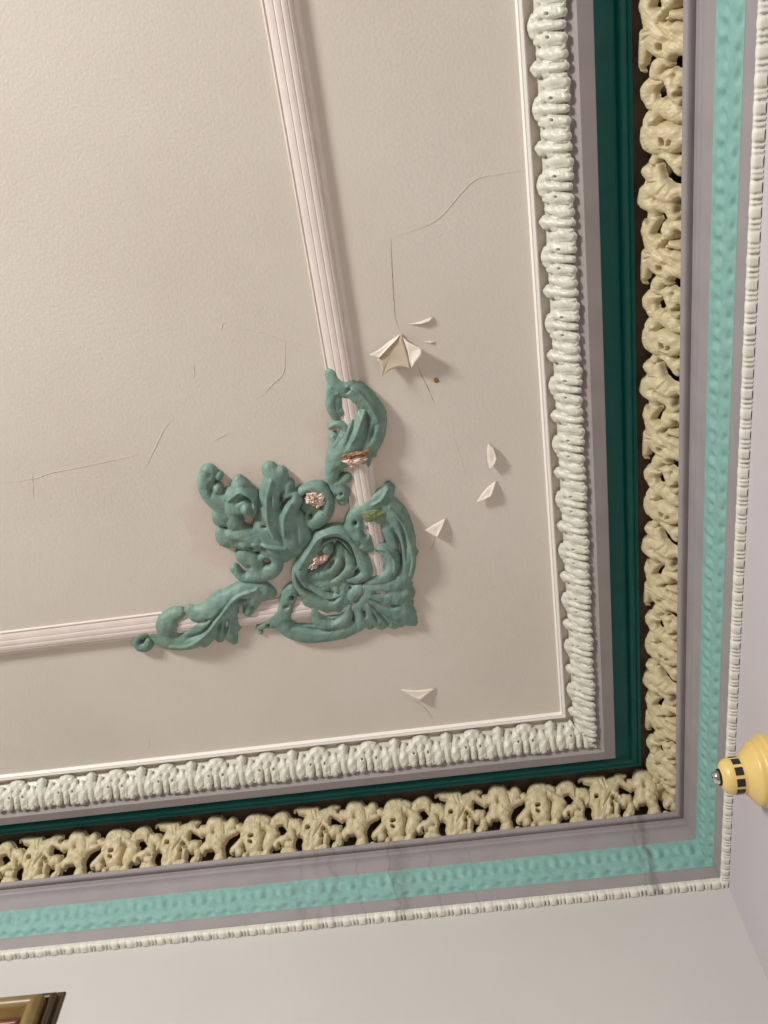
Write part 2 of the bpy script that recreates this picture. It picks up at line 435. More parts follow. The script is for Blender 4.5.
# ---- leaf band and frieze, modelled once and repeated along both walls
def plane_frame(a, b, rise):
    """frame of the right-hand run's slanted plane: origin, across vector, outward normal"""
    (s0, h0), (s1, h1) = a, b
    p0 = np.array([-s0 * D, 0, H - h0 * D])
    e = np.array([-(s1 - s0), 0, -(h1 - h0)]); e /= np.linalg.norm(e)
    n = np.cross(e, [0, 1.0, 0]); n /= np.linalg.norm(n)
    if n[2] > 0: n = -n
    return p0 + n * rise, e, n
def band_piece(name, strokes, carves, a, b, rise, zscale, m, yref, step=0.6, floor=-1.4, mitre=None, k=2.2, cut=None, rim=0.5, blur=2, tol=0.004, back=False):
    p0, e, n = plane_frame(a, b, rise)
    X, Y, Z, Q = relief(strokes, carves, step, floor, k, rim, cut, blur)
    W = on_plane(X, Y, p0, n)
    W = W + n * (Z * zscale)[:, None]
    W[:, 1] -= yref
    if mitre is not None:
        # drop what would pass the corner line
        tt = (W[:, 1] + mitre) if back else -(W[:, 1] + mitre); ok = tt > (-W[:, 0]) - tol
        Q = Q[ok[Q].all(1)]
    o = np.array([p0[0], 0, p0[2]])
    return grid_mesh(name, W - o, Q[:, ::-1], m), o

def place_runs(name, me, o, parent, ts_right, ts_back):
    for t in ts_right:
        ob = link(name, me, parent); ob.location = (o[0], -t, o[2])
    for t in ts_back:
        ob = link(name, me, parent); ob.location = (-t, o[0], o[2]); ob.rotation_euler = (0, 0, math.radians(90))

LA, LB = (0.166, 0.004), (0.1408, 0.0257)
S_ = 9.6
broad = cj((520, 60), S_, [
    [(188, 412, 58, 34), (184, 475, 70, 42), (188, 534, 58, 34)],
    [(215, 475, 60, 42), (330, 470, 48, 56), (430, 465, 36, 36)],
    [(206, 345, 34, 24), (255, 352, 54, 42), (330, 362, 62, 54), (430, 355, 44, 38)],
    [(206, 612, 34, 24), (255, 595, 54, 42), (330, 580, 62, 54), (435, 585, 44, 38)],
    [(232, 235, 38, 24), (272, 225, 50, 40), (345, 190, 64, 52), (430, 210, 46, 36)],
    [(232, 715, 38, 24), (282, 718, 50, 40), (370, 738, 64, 52), (440, 730, 44, 36)], [(300, 290, 60, 34), (410, 280, 56, 30)], [(300, 655, 60, 34), (410, 655, 56, 30)]])
broad_c = cj((520, 60), S_, [[(318, 362, 11, 90)], [(325, 573, 11, 90)],
    [(330, 415, 9, 12), (430, 405, 10, 24)], [(330, 524, 9, 12), (430, 525, 10, 24)],
    [(340, 280, 12, 10), (440, 275, 13, 34)], [(340, 655, 12, 10), (440, 660, 13, 34)]])
narrow = cj((520, 60), S_, [
    [(128, 95, 36, 28), (158, 95, 56, 40), (215, 92, 62, 42)], [(160, 62, 42, 30), (162, 130, 44, 30)], [(260, 45, 50, 36), (400, 30, 40, 30)], [(260, 140, 50, 36), (400, 150, 40, 30)],
    [(220, 90, 44, 42), (330, 78, 46, 56), (425, 60, 36, 36)]])
narrow_c = cj((520, 60), S_, [[(310, 34, 10, 12), (420, 20, 13, 34)], [(310, 130, 10, 12), (420, 128, 13, 34)]])
LEAF_Z = 0.0017
yb = on_plane(np.array([529.]), np.array([109.5]), *[plane_frame(LA, LB, 0.007)[i] for i in (0, 2)])[0][1]
yn = on_plane(np.array([529.]), np.array([69.5]), *[plane_frame(LA, LB, 0.007)[i] for i in (0, 2)])[0][1]
me_b, o_b = band_piece('broad_leaf', broad, broad_c, LA, LB, 0.0055, LEAF_Z, M_LEAF, yb, 0.55, k=2.6, blur=5)
me_n, o_n = band_piece('narrow_leaf', narrow, narrow_c, LA, LB, 0.0055, LEAF_Z, M_LEAF, yn, 0.55, k=2.6, blur=5)
PL = 0.1325
tb = -yb
ts = [tb + PL * k for k in range(-11, 6)]; ts = [t for t in ts if 0.26 < t < 2.35]
tB0 = 1.3479
tsb = [tB0 + PL * k for k in range(-9, 6)]; tsb = [t for t in tsb if 0.26 < t < 2.0]
place_runs('broad_leaf', me_b, o_b, t_leaf, sorted(ts)[1:], sorted(tsb)[1:])
for t_, bk in ((min(ts), False), (min(tsb), True)):      # the two that meet at the corner are mitred
    mc, _ = band_piece('broad_leaf', broad, broad_c, LA, LB, 0.0055, LEAF_Z, M_LEAF, yb, 0.55, k=2.6, blur=5, mitre=t_ if bk else -t_, back=bk, tol=0.002)
    place_runs('broad_leaf', mc, o_b, t_leaf, [] if bk else [t_], [t_] if bk else [])
place_runs('narrow_leaf', me_n, o_n, t_leaf, [t + PL / 2 for t in ts], [t + PL / 2 for t in tsb])

FA, FB = (0.0655, 0.0085), (0.0305, 0.0585)
def G(n, S, **kw): return cj((620, {1: 30, 2: 120, 3: 210}[n]), S_, S, **kw)
def up(S): return [[(p[0], p[1] - 224.0, p[2], p[3]) for p in s] for s in S]
blossom = G(1, [
    [(330, 60, 110, 80), (400, 170, 120, 84), (500, 210, 110, 78), (620, 160, 110, 60)], [(450, 60, 110, 80), (600, 60, 90, 60)],
    [(690, 120, 90, 54), (680, 220, 50, 40)], [(245, 50, 48, 50), (240, 190, 50, 50), (222, 320, 40, 40), (222, 400, 26, 30)]]) + \
  up(G(3, [
    [(340, 40, 58, 56), (320, 130, 62, 62), (290, 220, 74, 70)], [(228, 110, 22, 24), (225, 180, 34, 36), (250, 240, 60, 54)],
    [(310, 300, 92, 76), (340, 400, 100, 80), (400, 500, 110, 84)], [(250, 490, 34, 44), (330, 480, 50, 60)],
    [(490, 110, 78, 84), (500, 170, 80, 92)], [(465, 235, 40, 84)], [(425, 275, 42, 80), (395, 330, 36, 78)], [(540, 290, 48, 88), (600, 300, 50, 60)],
    [(560, 410, 58, 88), (600, 430, 60, 70)], [(480, 400, 46, 80), (540, 470, 46, 70)], [(570, 60, 70, 64), (640, 60, 60, 40)], [(500, 330, 30, 70)], [(690, 120, 70, 54)], [(690, 300, 60, 50), (690, 430, 60, 54)], [(680, 560, 60, 50)]]))
blossom_c = G(1, [[(418, 165, 17, 150), (418, 195, 17, 150)], [(252, 385, 22.88, 150), (285, 420, 25.168, 150)], [(560, 300, 38.896, 160), (600, 350, 38.896, 160)], [(250, 120, 14, 16), (330, 70, 14, 16)], [(470, 130, 40, 22), (475, 240, 30, 16)], [(330, 290, 40, 14)]]) + \
  up(G(3, [[(410, 90, 25.168, 140), (380, 150, 27.456, 160), (350, 215, 22.88, 130)], [(262, 70, 27.456, 150), (268, 105, 18.304, 140)], [(500, 285, 16, 40)], [(535, 375, 16, 60), (510, 350, 12, 30)], [(400, 380, 10, 26), (470, 450, 12, 30), (530, 510, 12, 26)], [(440, 320, 12, 30)], [(240, 470, 16, 20), (330, 450, 16, 14)], [(460, 190, 12, 20)]]))
scroll = G(1, [
    [(470, 300, 50, 56), (390, 350, 66, 70), (355, 440, 66, 66)], [(400, 480, 50, 44), (300, 560, 70, 66), (285, 640, 74, 68), (330, 750, 62, 56)], [(540, 280, 30, 40), (480, 340, 40, 50)],
    [(480, 440, 50, 66), (500, 520, 60, 74), (540, 620, 66, 78), (575, 700, 46, 56)], [(530, 410, 34, 56), (500, 450, 40, 60)], [(600, 420, 46, 60), (590, 520, 50, 60)],
    [(425, 690, 44, 66), (400, 780, 56, 78), (350, 870, 52, 74)], [(480, 780, 100, 70), (560, 830, 90, 70)], [(300, 830, 40, 50), (290, 900, 60, 60)], [(690, 420, 60, 50), (680, 560, 70, 54)], [(680, 860, 80, 56)]]) + \
  G(2, [
    [(345, 25, 50, 84)], [(310, 120, 100, 76), (320, 230, 104, 84), (400, 270, 90, 80)], [(430, 150, 110, 84), (540, 150, 90, 76)], [(500, 260, 80, 76), (560, 230, 80, 66)],
    [(450, 360, 60, 60), (520, 420, 56, 56), (570, 520, 44, 44)], [(600, 420, 60, 44)],
    [(355, 370, 40, 50), (340, 410, 48, 56)], [(290, 510, 70, 74), (320, 560, 62, 66)], [(385, 470, 36, 46), (400, 570, 46, 54)],
    [(280, 700, 80, 80), (260, 790, 76, 78), (330, 830, 80, 84)], [(400, 690, 100, 92), (480, 730, 100, 90), (560, 690, 70, 66)], [(440, 830, 80, 76), (520, 860, 60, 56)], [(215, 680, 22, 36)], [(300, 620, 50, 60), (400, 610, 50, 60), (480, 660, 50, 60)], [(335, 880, 56, 56), (330, 950, 54, 52)], [(500, 880, 60, 60), (530, 940, 60, 60)],
    [(680, 120, 70, 50), (650, 200, 60, 50)], [(660, 330, 44, 40)], [(670, 720, 90, 60)], [(690, 560, 40, 40)]])
scroll_c = G(1, [[(262, 390, 27.456, 150), (285, 430, 18.304, 150)], [(440, 590, 29.744, 160), (405, 660, 22.88, 150)], [(545, 310, 38.896, 160), (600, 365, 38.896, 160)], [(320, 500, 16, 30), (400, 510, 16, 24)], [(585, 640, 22.88, 150)], [(330, 630, 26, 16), (320, 700, 20, 14)], [(300, 790, 12, 22), (330, 800, 10, 20)], [(380, 900, 14, 30), (420, 850, 14, 26)]]) + \
  G(2, [[(432, 420, 22.88, 150), (465, 510, 34.32, 160), (520, 585, 36.608, 160), (560, 620, 25.168, 150)], [(590, 830, 32.032, 160), (580, 890, 25.168, 160)], [(440, 195, 13, 140), (445, 245, 13, 140)], [(512, 220, 13, 140), (500, 250, 12, 140)], [(400, 60, 16, 26), (330, 70, 14, 20)], [(255, 200, 14, 12), (300, 300, 14, 14)], [(430, 300, 20, 22), (450, 360, 20, 18)], [(365, 780, 18, 40)], [(470, 640, 14, 20), (420, 720, 14, 20)], [(540, 650, 14, 24), (500, 740, 16, 14)], [(300, 620, 14, 24), (380, 610, 12, 20)]])
FR_Z = 0.0019; FR_RISE = 0.002
fp0, fe, fn = plane_frame(FA, FB, FR_RISE)
yA = on_plane(np.array([664.]), np.array([49.]), fp0, fn)[0][1]
PF = 0.3762
FCUT = lambda X, Y: X > 683.8 - 0.0128 * Y + 16
def frieze(mitre=None, back=False):
    a = band_piece('blossom_motif', blossom, blossom_c, FA, FB, FR_RISE, FR_Z, M_CREAM, yA, 0.6, -3.0, mitre, k=2.8, cut=FCUT, rim=0.45, blur=3, tol=0.035, back=back)
    b = band_piece('scroll_motif', scroll, scroll_c, FA, FB, FR_RISE, FR_Z, M_CREAM, yA, 0.6, -3.0, mitre, k=2.8, cut=FCUT, rim=0.45, blur=3, tol=0.035, back=back)
    return a, b
(bl, o_f), (scm, _) = frieze()
tA = [0.2925 + 0.0025 + PF * k for k in range(0, 6)]
tAb = [0.2560 + 0.0015 + PF * k for k in range(0, 5)]
for nm, me in (('blossom_motif', bl), ('scroll_motif', scm)):
    place_runs(nm, me, o_f, t_frieze, [t for t in tA if nm == 'blossom_motif' or t > 0.35], [t for t in tAb if True] if nm == 'blossom_motif' else [t for t in tAb] + [tAb[-1] + PF])
# the pieces running into the corner are cut to the mitre
(b2, _), (s2, _) = frieze(-tA[0])
place_runs('scroll_motif', s2, o_f, t_frieze, [tA[0]], [])
(_, _), (s3_, _) = frieze(tAb[0] - PF, True)
place_runs('scroll_motif', s3_, o_f, t_frieze, [], [tAb[0] - PF])

# ------------------------------------------------------------------ green corner ornament: four applied pieces
ZM = 0.0021
def ornament(name, loc_px, label, group='green plaster corner ornament pieces'):
    p = at(*loc_px); r = empty(name, (p.x, p.y, H)); tag(r, label, 'ornament', group); return r
def orn_part(name, strokes, carves, parent, m=None, lift=0.0, step=0.6, zs=ZM, floor=-2.0, k=2.6):
    cs = []
    for c_ in carves:                          # tool marks fade out at both ends
        if len(c_) == 1: cs.append(c_); continue
        c_ = [tuple(p) for p in c_]
        if len(c_) == 2: c_ = [c_[0], tuple((a + b) / 2 for a, b in zip(*c_)), c_[1]]
        cs.append([(*c_[0][:3], c_[0][3] * 0.3)] + c_[1:-1] + [(*c_[-1][:3], c_[-1][3] * 0.3)])
    carves = cs
    strokes = [[(p[0], p[1], p[2] * 1.06, p[3] * 0.92) for p in s_] for s_ in strokes]
    X, Y, Z, Q = relief(strokes, carves, step, floor, k, 0.42, None, 1, 0.16)
    W = on_plane(X, Y, (0, 0, H - 0.011), (0, 0, 1))
    W[:, 2] = H - Z * zs - lift
    W -= np.array(parent.location)
    return link(name, grid_mesh(name, W, Q[:, ::-1], m or M_GREEN), parent)
def chip(parent, pts, lift, name='plaster_chip', m=None, seed=0, rough=1.0):
    """a ragged broken patch showing bare plaster: jagged shelves and pits"""
    rnd = random.Random(seed)
    B = []
    for i in range(len(pts)):
        a, b = pts[i], pts[(i + 1) % len(pts)]
        for k in range(3):
            j = 1.3 * rough
            B.append((a[0] + (b[0] - a[0]) * k / 3 + rnd.uniform(-j, j), a[1] + (b[1] - a[1]) * k / 3 + rnd.uniform(-j, j)))
    P = [at(x, y, lift) for x, y in B]
    c = sum(P, Vector()) / len(P)
    n = len(P); rings = 7
    V = [c + Vector((0, 0, -0.002))]; Fc = []
    for k in range(1, rings + 1):
        f = k / rings
        for p in P:
            q = c.lerp(p, f + rnd.uniform(-0.05, 0.05) * (k < rings))
            q.z += rough * rnd.choice((-0.0035, -0.001, 0.001, 0.004)) * (1 if k < rings else 0.4) + 0.006 * f ** 3 - 0.003
            V.append(q)
    for i in range(n):
        Fc.append((0, 1 + i, 1 + (i + 1) % n))
        for k in range(rings - 1):
            a = 1 + k * n
            Fc.append((a + i, a + n + i, a + n + (i + 1) % n, a + (i + 1) % n))
    me = mesh_from(name, [v - Vector(parent.location) for v in V], Fc, m or M_PLASTER, True, 30)
    fix_normals(me)
    o = link(name, me, parent); return o
def pp(crop, scale, pts): return [(crop[0] + x / scale, crop[1] + y / scale) for x, y in pts]

# upper piece on the vertical rail
c1, s1 = (300, 360), 5.908
top = ornament('leaf_ornament', (352, 430), 'green plaster leaf on the vertical rail, broken white chip at its lower end')
top_leaf = orn_part('acanthus_leaf', cj(c1, s1, [
    [(185, 85, 36, 40), (205, 130, 44, 50), (250, 165, 50, 60), (330, 190, 58, 66), (390, 240, 58, 70)],
    [(290, 165, 60, 60), (350, 215, 56, 66)], [(250, 520, 60, 56), (270, 470, 40, 50)], [(215, 215, 50, 46), (210, 300, 44, 48)], [(380, 300, 16, 84), (350, 380, 20, 96), (320, 450, 20, 94), (270, 530, 16, 78)], [(280, 150, 14, 72), (350, 185, 16, 82), (420, 265, 16, 84), (462, 350, 14, 72)], [(430, 540, 20, 50), (440, 570, 14, 30)], [(390, 240, 54, 66), (445, 330, 60, 70), (430, 440, 70, 76), (390, 520, 70, 74)],
    [(408, 228, 24, 50)], [(480, 325, 30, 48), (455, 360, 40, 56)], [(486, 360, 20, 40)], [(440, 275, 24, 44)], [(475, 440, 20, 38)], [(462, 480, 22, 40)], [(480, 400, 22, 40), (440, 430, 40, 60)], [(440, 515, 26, 40), (400, 520, 40, 60)],
    [(355, 330, 42, 74), (340, 420, 70, 88), (300, 510, 80, 88), (240, 580, 66, 76)], [(390, 585, 34, 46), (390, 635, 26, 34), (350, 560, 60, 60)],
    [(215, 560, 54, 60), (195, 650, 46, 62), (190, 710, 40, 50)], [(205, 470, 36, 40), (220, 540, 50, 54)]]),
    cj(c1, s1, [[(335, 300, 13, 40), (310, 400, 12, 24), (275, 500, 12, 18)], [(440, 380, 12, 26), (410, 470, 14, 20)], [(390, 300, 10, 16), (395, 400, 10, 18), (360, 500, 12, 18)], [(300, 150, 12, 16), (270, 190, 10, 16)]]), top)
orn_part('scroll', cj(c1, s1, [
    [(200, 140, 38, 44), (192, 210, 36, 50), (190, 280, 38, 54), (210, 330, 32, 44)], [(236, 305, 36, 46)], [(300, 215, 26, 48), (230, 190, 36, 54)]]),
    cj(c1, s1, [[(238, 258, 14, 70)]]), top)
orn_part('scroll', cj(c1, s1, [[(180, 400, 20, 36), (225, 378, 26, 50), (265, 395, 28, 54), (268, 440, 32, 54), (230, 500, 44, 54)]]),
    cj(c1, s1, [[(212, 415, 12, 44), (240, 420, 10, 40)]]), top)
orn_part('seed_head', cj(c1, s1, [[(190, 700, 34, 44), (215, 760, 38, 50)], [(245, 785, 52, 62)], [(285, 695, 34, 44), (245, 725, 40, 50)], [(255, 840, 30, 36)]]),
    cj(c1, s1, [[(245, 785, 10, 24)], [(285, 745, 14, 30)], [(215, 800, 12, 20)]]), top)
o = chip(top, pp(c1, s1, [(238, 572), (300, 545), (345, 545), (405, 525), (412, 560), (370, 575), (300, 585), (250, 592)]), 0.031, 'brown_chip', M_BROWN, 2, 0.6)
o['label'] = 'broken edge of older brown paint'; o.parent = top_leaf
o = chip(top, pp(c1, s1, [(245, 598), (300, 588), (380, 572), (400, 580), (385, 606), (345, 612), (338, 632), (318, 618), (300, 636), (285, 618), (258, 612)]), 0.034, seed=3, rough=0.7)
o['label'] = 'broken patch of bare white plaster'; o.parent = top_leaf

# palmette
c2, s2_ = (185, 450), 4.8
pal = ornament('palmette_ornament', (258, 525), 'green plaster palmette with ball rosette, speckled gold, left of the ring cartouche')
orn_part('fan', cj(c2, s2_, [
    [(530, 470, 50, 44), (490, 430, 88, 66), (420, 390, 90, 74), (400, 320, 62, 76)], [(470, 490, 56, 44), (410, 470, 60, 54)],
    [(400, 320, 58, 76), (405, 220, 50, 70), (425, 150, 52, 62), (405, 100, 36, 44)], [(455, 120, 36, 50), (465, 165, 34, 50)], [(495, 170, 28, 46), (490, 215, 30, 50)],
    [(520, 240, 46, 70), (490, 310, 52, 76), (520, 400, 80, 70)], [(540, 330, 40, 60), (560, 420, 50, 56)], [(415, 140, 14, 72), (400, 220, 15, 84), (402, 320, 16, 90), (430, 400, 14, 84)], [(510, 245, 14, 80), (480, 310, 16, 90), (480, 390, 16, 86)], [(330, 440, 14, 70), (400, 450, 16, 82), (480, 460, 14, 76)]]),
    cj(c2, s2_, [[(460, 290, 8, 50), (475, 255, 9, 60), (515, 218, 9, 40)], [(405, 190, 14, 20), (410, 260, 12, 20)], [(380, 135, 10, 40)], [(440, 360, 8, 14), (480, 450, 8, 12)], [(350, 390, 10, 20), (360, 440, 10, 16), (420, 480, 10, 14)], [(540, 360, 9, 12), (540, 460, 9, 12)], [(370, 355, 8, 24), (395, 355, 8, 20)]]), pal)
orn_part('leaf_lobe', cj(c2, s2_, [
    [(110, 115, 40, 44), (100, 170, 42, 50), (125, 220, 44, 52), (175, 250, 52, 58), (240, 240, 60, 60)], [(155, 185, 26, 56)], [(160, 130, 22, 36)], [(190, 310, 62, 56), (160, 340, 30, 34)]]),
    cj(c2, s2_, [[(118, 165, 10, 22), (130, 210, 10, 20)], [(120, 120, 14, 10)]]), pal)
orn_part('ball_rosette', cj(c2, s2_, [[(268, 262, 92, 84)], [(255, 150, 24, 40), (265, 190, 50, 60)], [(300, 265, 34, 108)], [(240, 340, 50, 60)], [(215, 225, 14, 84), (270, 185, 15, 92), (330, 225, 14, 90), (335, 290, 12, 80)]]),
    cj(c2, s2_, [[(250, 240, 10, 30), (290, 215, 10, 26), (345, 250, 12, 30)], [(250, 300, 12, 36), (300, 330, 16, 90), (340, 370, 8, 60)], [(300, 340, 20, 70)]]), pal)
orn_part('leaf_lobe', cj(c2, s2_, [[(165, 395, 20, 34), (190, 425, 42, 50), (260, 425, 52, 60), (340, 430, 60, 60)], [(230, 370, 30, 40), (290, 400, 36, 50)]]),
    cj(c2, s2_, [[(230, 430, 14, 18), (290, 440, 14, 12)], [(300, 470, 8, 30), (330, 468, 8, 30)]]), pal)
orn_part('scroll', cj(c2, s2_, [[(235, 575, 22, 36), (280, 612, 26, 44), (350, 605, 36, 50), (420, 580, 38, 54), (438, 540, 28, 50), (410, 508, 22, 46), (370, 515, 22, 44)], [(280, 510, 40, 46), (320, 540, 46, 48), (350, 590, 40, 46)]]),
    cj(c2, s2_, [[(392, 530, 13, 80), (400, 545, 10, 60)], [(265, 575, 8, 60), (295, 595, 8, 50)], [(310, 560, 12, 14)]]), pal)
pal_scroll = orn_part('scroll', cj(c2, s2_, [[(560, 200, 24, 46), (600, 185, 24, 50), (650, 185, 28, 54), (685, 230, 26, 52), (678, 300, 34, 54), (630, 345, 36, 54), (590, 345, 26, 48), (585, 320, 18, 40)], [(600, 270, 50, 34)]]),
    cj(c2, s2_, [[(600, 318, 9, 34)], [(575, 370, 8, 60), (600, 400, 8, 50)], [(590, 215, 12, 60)]]), pal)
o = chip(pal, pp(c2, s2_, [(570, 232), (585, 208), (620, 205), (650, 200), (675, 225), (668, 258), (640, 278), (605, 272), (585, 258)]), 0.020, seed=5)
o['label'] = 'pinkish white broken plaster inside the scroll'; o.parent = pal_scroll

# ring cartouche at the corner
c3, s3 = (280, 480), 5.12
car = ornament('cartouche_ornament', (355, 572), 'large green ring cartouche with pointed fan at the panel corner, crumbled plaster in its middle')
orn_part('ring', cj(c3, s3, [
    [(320, 590, 36, 54), (270, 630, 48, 60), (190, 600, 52, 60), (120, 550, 42, 60), (95, 490, 38, 60), (120, 430, 40, 62), (165, 360, 42, 64), (215, 295, 42, 66), (290, 268, 38, 66), (350, 300, 40, 66), (395, 360, 38, 64), (430, 420, 40, 64), (445, 470, 34, 60), (400, 505, 26, 54), (350, 510, 20, 46)],
    [(300, 655, 30, 46), (350, 600, 30, 50)], [(100, 440, 10, 70), (150, 355, 12, 78), (200, 285, 12, 80), (285, 255, 11, 78), (355, 285, 11, 78)], [(150, 620, 40, 48), (240, 655, 34, 46)]]),
    cj(c3, s3, [[(140, 540, 8, 16), (180, 580, 8, 16), (250, 620, 8, 18)], [(205, 335, 7, 30), (225, 300, 7, 36), (290, 288, 7, 36), (350, 322, 7, 36), (380, 390, 7, 34), (395, 430, 7, 20)], [(80, 470, 6, 20), (110, 535, 7, 30), (180, 585, 7, 34), (260, 612, 7, 30), (310, 590, 6, 20)]]), car)
orn_part('ball_knob', cj(c3, s3, [[(238, 346, 36, 62)]]), [], car)
car_inner = orn_part('inner_leaf', cj(c3, s3, [
    [(310, 345, 28, 40), (300, 410, 38, 50), (240, 470, 46, 54), (170, 490, 32, 36)], [(340, 370, 26, 36), (350, 430, 36, 46), (300, 500, 46, 50), (230, 540, 36, 40)],
    [(360, 450, 28, 54), (340, 480, 28, 50), (390, 460, 26, 44)], [(285, 565, 28, 54)], [(150, 510, 40, 30), (220, 560, 40, 34)], [(330, 540, 30, 44), (320, 580, 28, 44)]]),
    cj(c3, s3, [[(285, 400, 8, 24), (235, 455, 8, 24)], [(325, 400, 8, 30), (320, 450, 9, 30), (260, 510, 8, 24)], [(235, 400, 16, 60)], [(375, 390, 12, 50), (345, 330, 12, 50), (290, 310, 8, 30)], [(400, 460, 9, 40), (385, 480, 9, 40)], [(160, 545, 9, 40), (220, 580, 9, 30)], [(262, 560, 8, 24), (290, 590, 8, 24)]]), car)
orn_part('knot', cj(c3, s3, [[(372, 590, 36, 62), (405, 562, 36, 62)], [(330, 540, 18, 40), (370, 560, 26, 50)]]), cj(c3, s3, [[(430, 590, 8, 30)], [(360, 550, 8, 24)]]), car)
car_spray = orn_part('upper_spray', cj(c3, s3, [
    [(375, 245, 46, 54), (385, 190, 40, 52), (440, 150, 40, 54), (500, 110, 44, 56), (545, 70, 32, 44), (555, 32, 18, 26)], [(575, 45, 14, 24), (555, 80, 30, 40)],
    [(535, 120, 46, 54), (590, 180, 56, 60), (635, 270, 48, 60), (655, 370, 40, 58), (640, 460, 50, 60), (610, 530, 50, 56)],
    [(490, 180, 42, 50), (540, 200, 40, 44)], [(560, 130, 10, 66), (620, 200, 12, 72), (662, 300, 12, 72), (680, 400, 11, 70), (665, 480, 10, 60)], [(470, 120, 10, 64), (520, 90, 12, 66), (550, 45, 9, 46)], [(560, 250, 46, 40), (590, 330, 40, 40)],
    [(385, 250, 60, 60), (420, 310, 56, 66), (460, 345, 30, 54)], [(660, 440, 30, 44), (640, 500, 40, 50)], [(640, 215, 26, 40)], [(672, 300, 22, 36)], [(688, 380, 20, 34)], [(470, 350, 20, 44)], [(455, 285, 20, 46)], [(440, 240, 18, 44)]]),
    cj(c3, s3, [[(385, 215, 10, 40)], [(425, 250, 14, 40), (445, 280, 10, 30)], [(615, 200, 9, 20), (640, 300, 9, 22), (650, 400, 9, 22)], [(580, 250, 10, 26), (610, 330, 10, 34), (615, 420, 10, 30), (580, 500, 10, 26)], [(410, 320, 12, 14)]]), car)
orn_part('curled_leaf', cj(c3, s3, [
    [(485, 362, 18, 40), (515, 350, 30, 50), (560, 380, 42, 60), (575, 430, 44, 62), (545, 490, 42, 60), (490, 515, 34, 52), (450, 525, 24, 44)], [(500, 345, 9, 60), (545, 352, 11, 70), (585, 400, 11, 74), (585, 460, 10, 70)]]),
    cj(c3, s3, [[(545, 400, 10, 14), (540, 450, 10, 18), (505, 485, 9, 16)]]), car)
orn_part('pointed_fan', cj(c3, s3, [
    [(440, 560, 36, 54), (520, 545, 36, 58), (600, 530, 44, 58), (645, 545, 34, 44)], [(440, 590, 44, 56), (540, 600, 46, 60), (640, 585, 44, 54), (660, 600, 24, 34)],
    [(440, 600, 46, 56), (540, 650, 50, 62), (640, 700, 46, 52), (690, 742, 16, 24)], [(650, 640, 34, 44), (600, 620, 40, 54)], [(680, 690, 18, 30), (640, 670, 40, 48)],
    [(430, 620, 44, 54), (500, 680, 46, 58), (580, 725, 40, 46), (575, 755, 14, 22)], [(620, 745, 18, 28), (600, 710, 36, 40)], [(420, 630, 40, 52), (460, 690, 38, 54), (520, 740, 34, 40)], [(400, 640, 40, 50), (420, 700, 42, 54), (405, 750, 30, 38)],
    [(460, 745, 28, 34), (440, 700, 36, 44)]]),
    cj(c3, s3, [[(480, 568, 7, 30), (545, 575, 8, 50)], [(460, 600, 6, 16), (560, 640, 7, 30), (605, 640, 8, 50)], [(450, 615, 6, 16), (520, 690, 6, 22), (555, 735, 8, 50)], [(425, 650, 7, 22), (435, 690, 8, 60)], [(470, 630, 5, 10), (560, 700, 5, 12), (640, 735, 5, 12)], [(470, 660, 6, 16), (500, 720, 7, 26)]]), car)
orn_part('lower_spray', cj(c3, s3, [
    [(355, 640, 24, 46), (340, 700, 34, 52), (290, 740, 42, 54), (220, 735, 42, 52), (185, 690, 34, 50), (175, 655, 24, 44)],
    [(-110, 765, 14, 24), (-80, 745, 24, 34), (-30, 720, 42, 46), (20, 690, 48, 52), (40, 620, 40, 52), (60, 570, 34, 46), (30, 590, 24, 40)],
    [(10, 740, 44, 46), (60, 780, 40, 44), (140, 795, 46, 46), (230, 795, 40, 46), (320, 775, 42, 46), (400, 750, 34, 42)], [(330, 805, 16, 26), (300, 785, 30, 40)], [(190, 815, 20, 28)], [(-100, 790, 12, 20)]]),
    cj(c3, s3, [[(215, 700, 9, 20), (270, 720, 9, 20), (320, 690, 9, 20)], [(20, 650, 10, 24), (45, 640, 10, 20)], [(-60, 745, 9, 22)], [(60, 600, 9, 40)], [(60, 750, 9, 24), (200, 770, 9, 20), (320, 755, 8, 20)]]), car)
o = chip(car, pp(c3, s3, [(140, 462), (165, 425), (170, 385), (200, 390), (235, 385), (250, 400), (235, 425), (200, 440), (175, 462)]), 0.021, seed=9)
o['label'] = 'crumbled pinkish plaster inside the ring'; o.parent = car_inner
# worn gilt patch on the upper spray
X_, Y_ = 0, 0
o = chip(car, pp(c3, s3, [(415, 170), (450, 150), (500, 150), (540, 165), (520, 195), (480, 215), (440, 220), (425, 200)]), 0.0215, 'gilt_patch', M_OLIVE, 4, 0.3)
o['label'] = 'worn olive gilt patch'; o.parent = car_spray

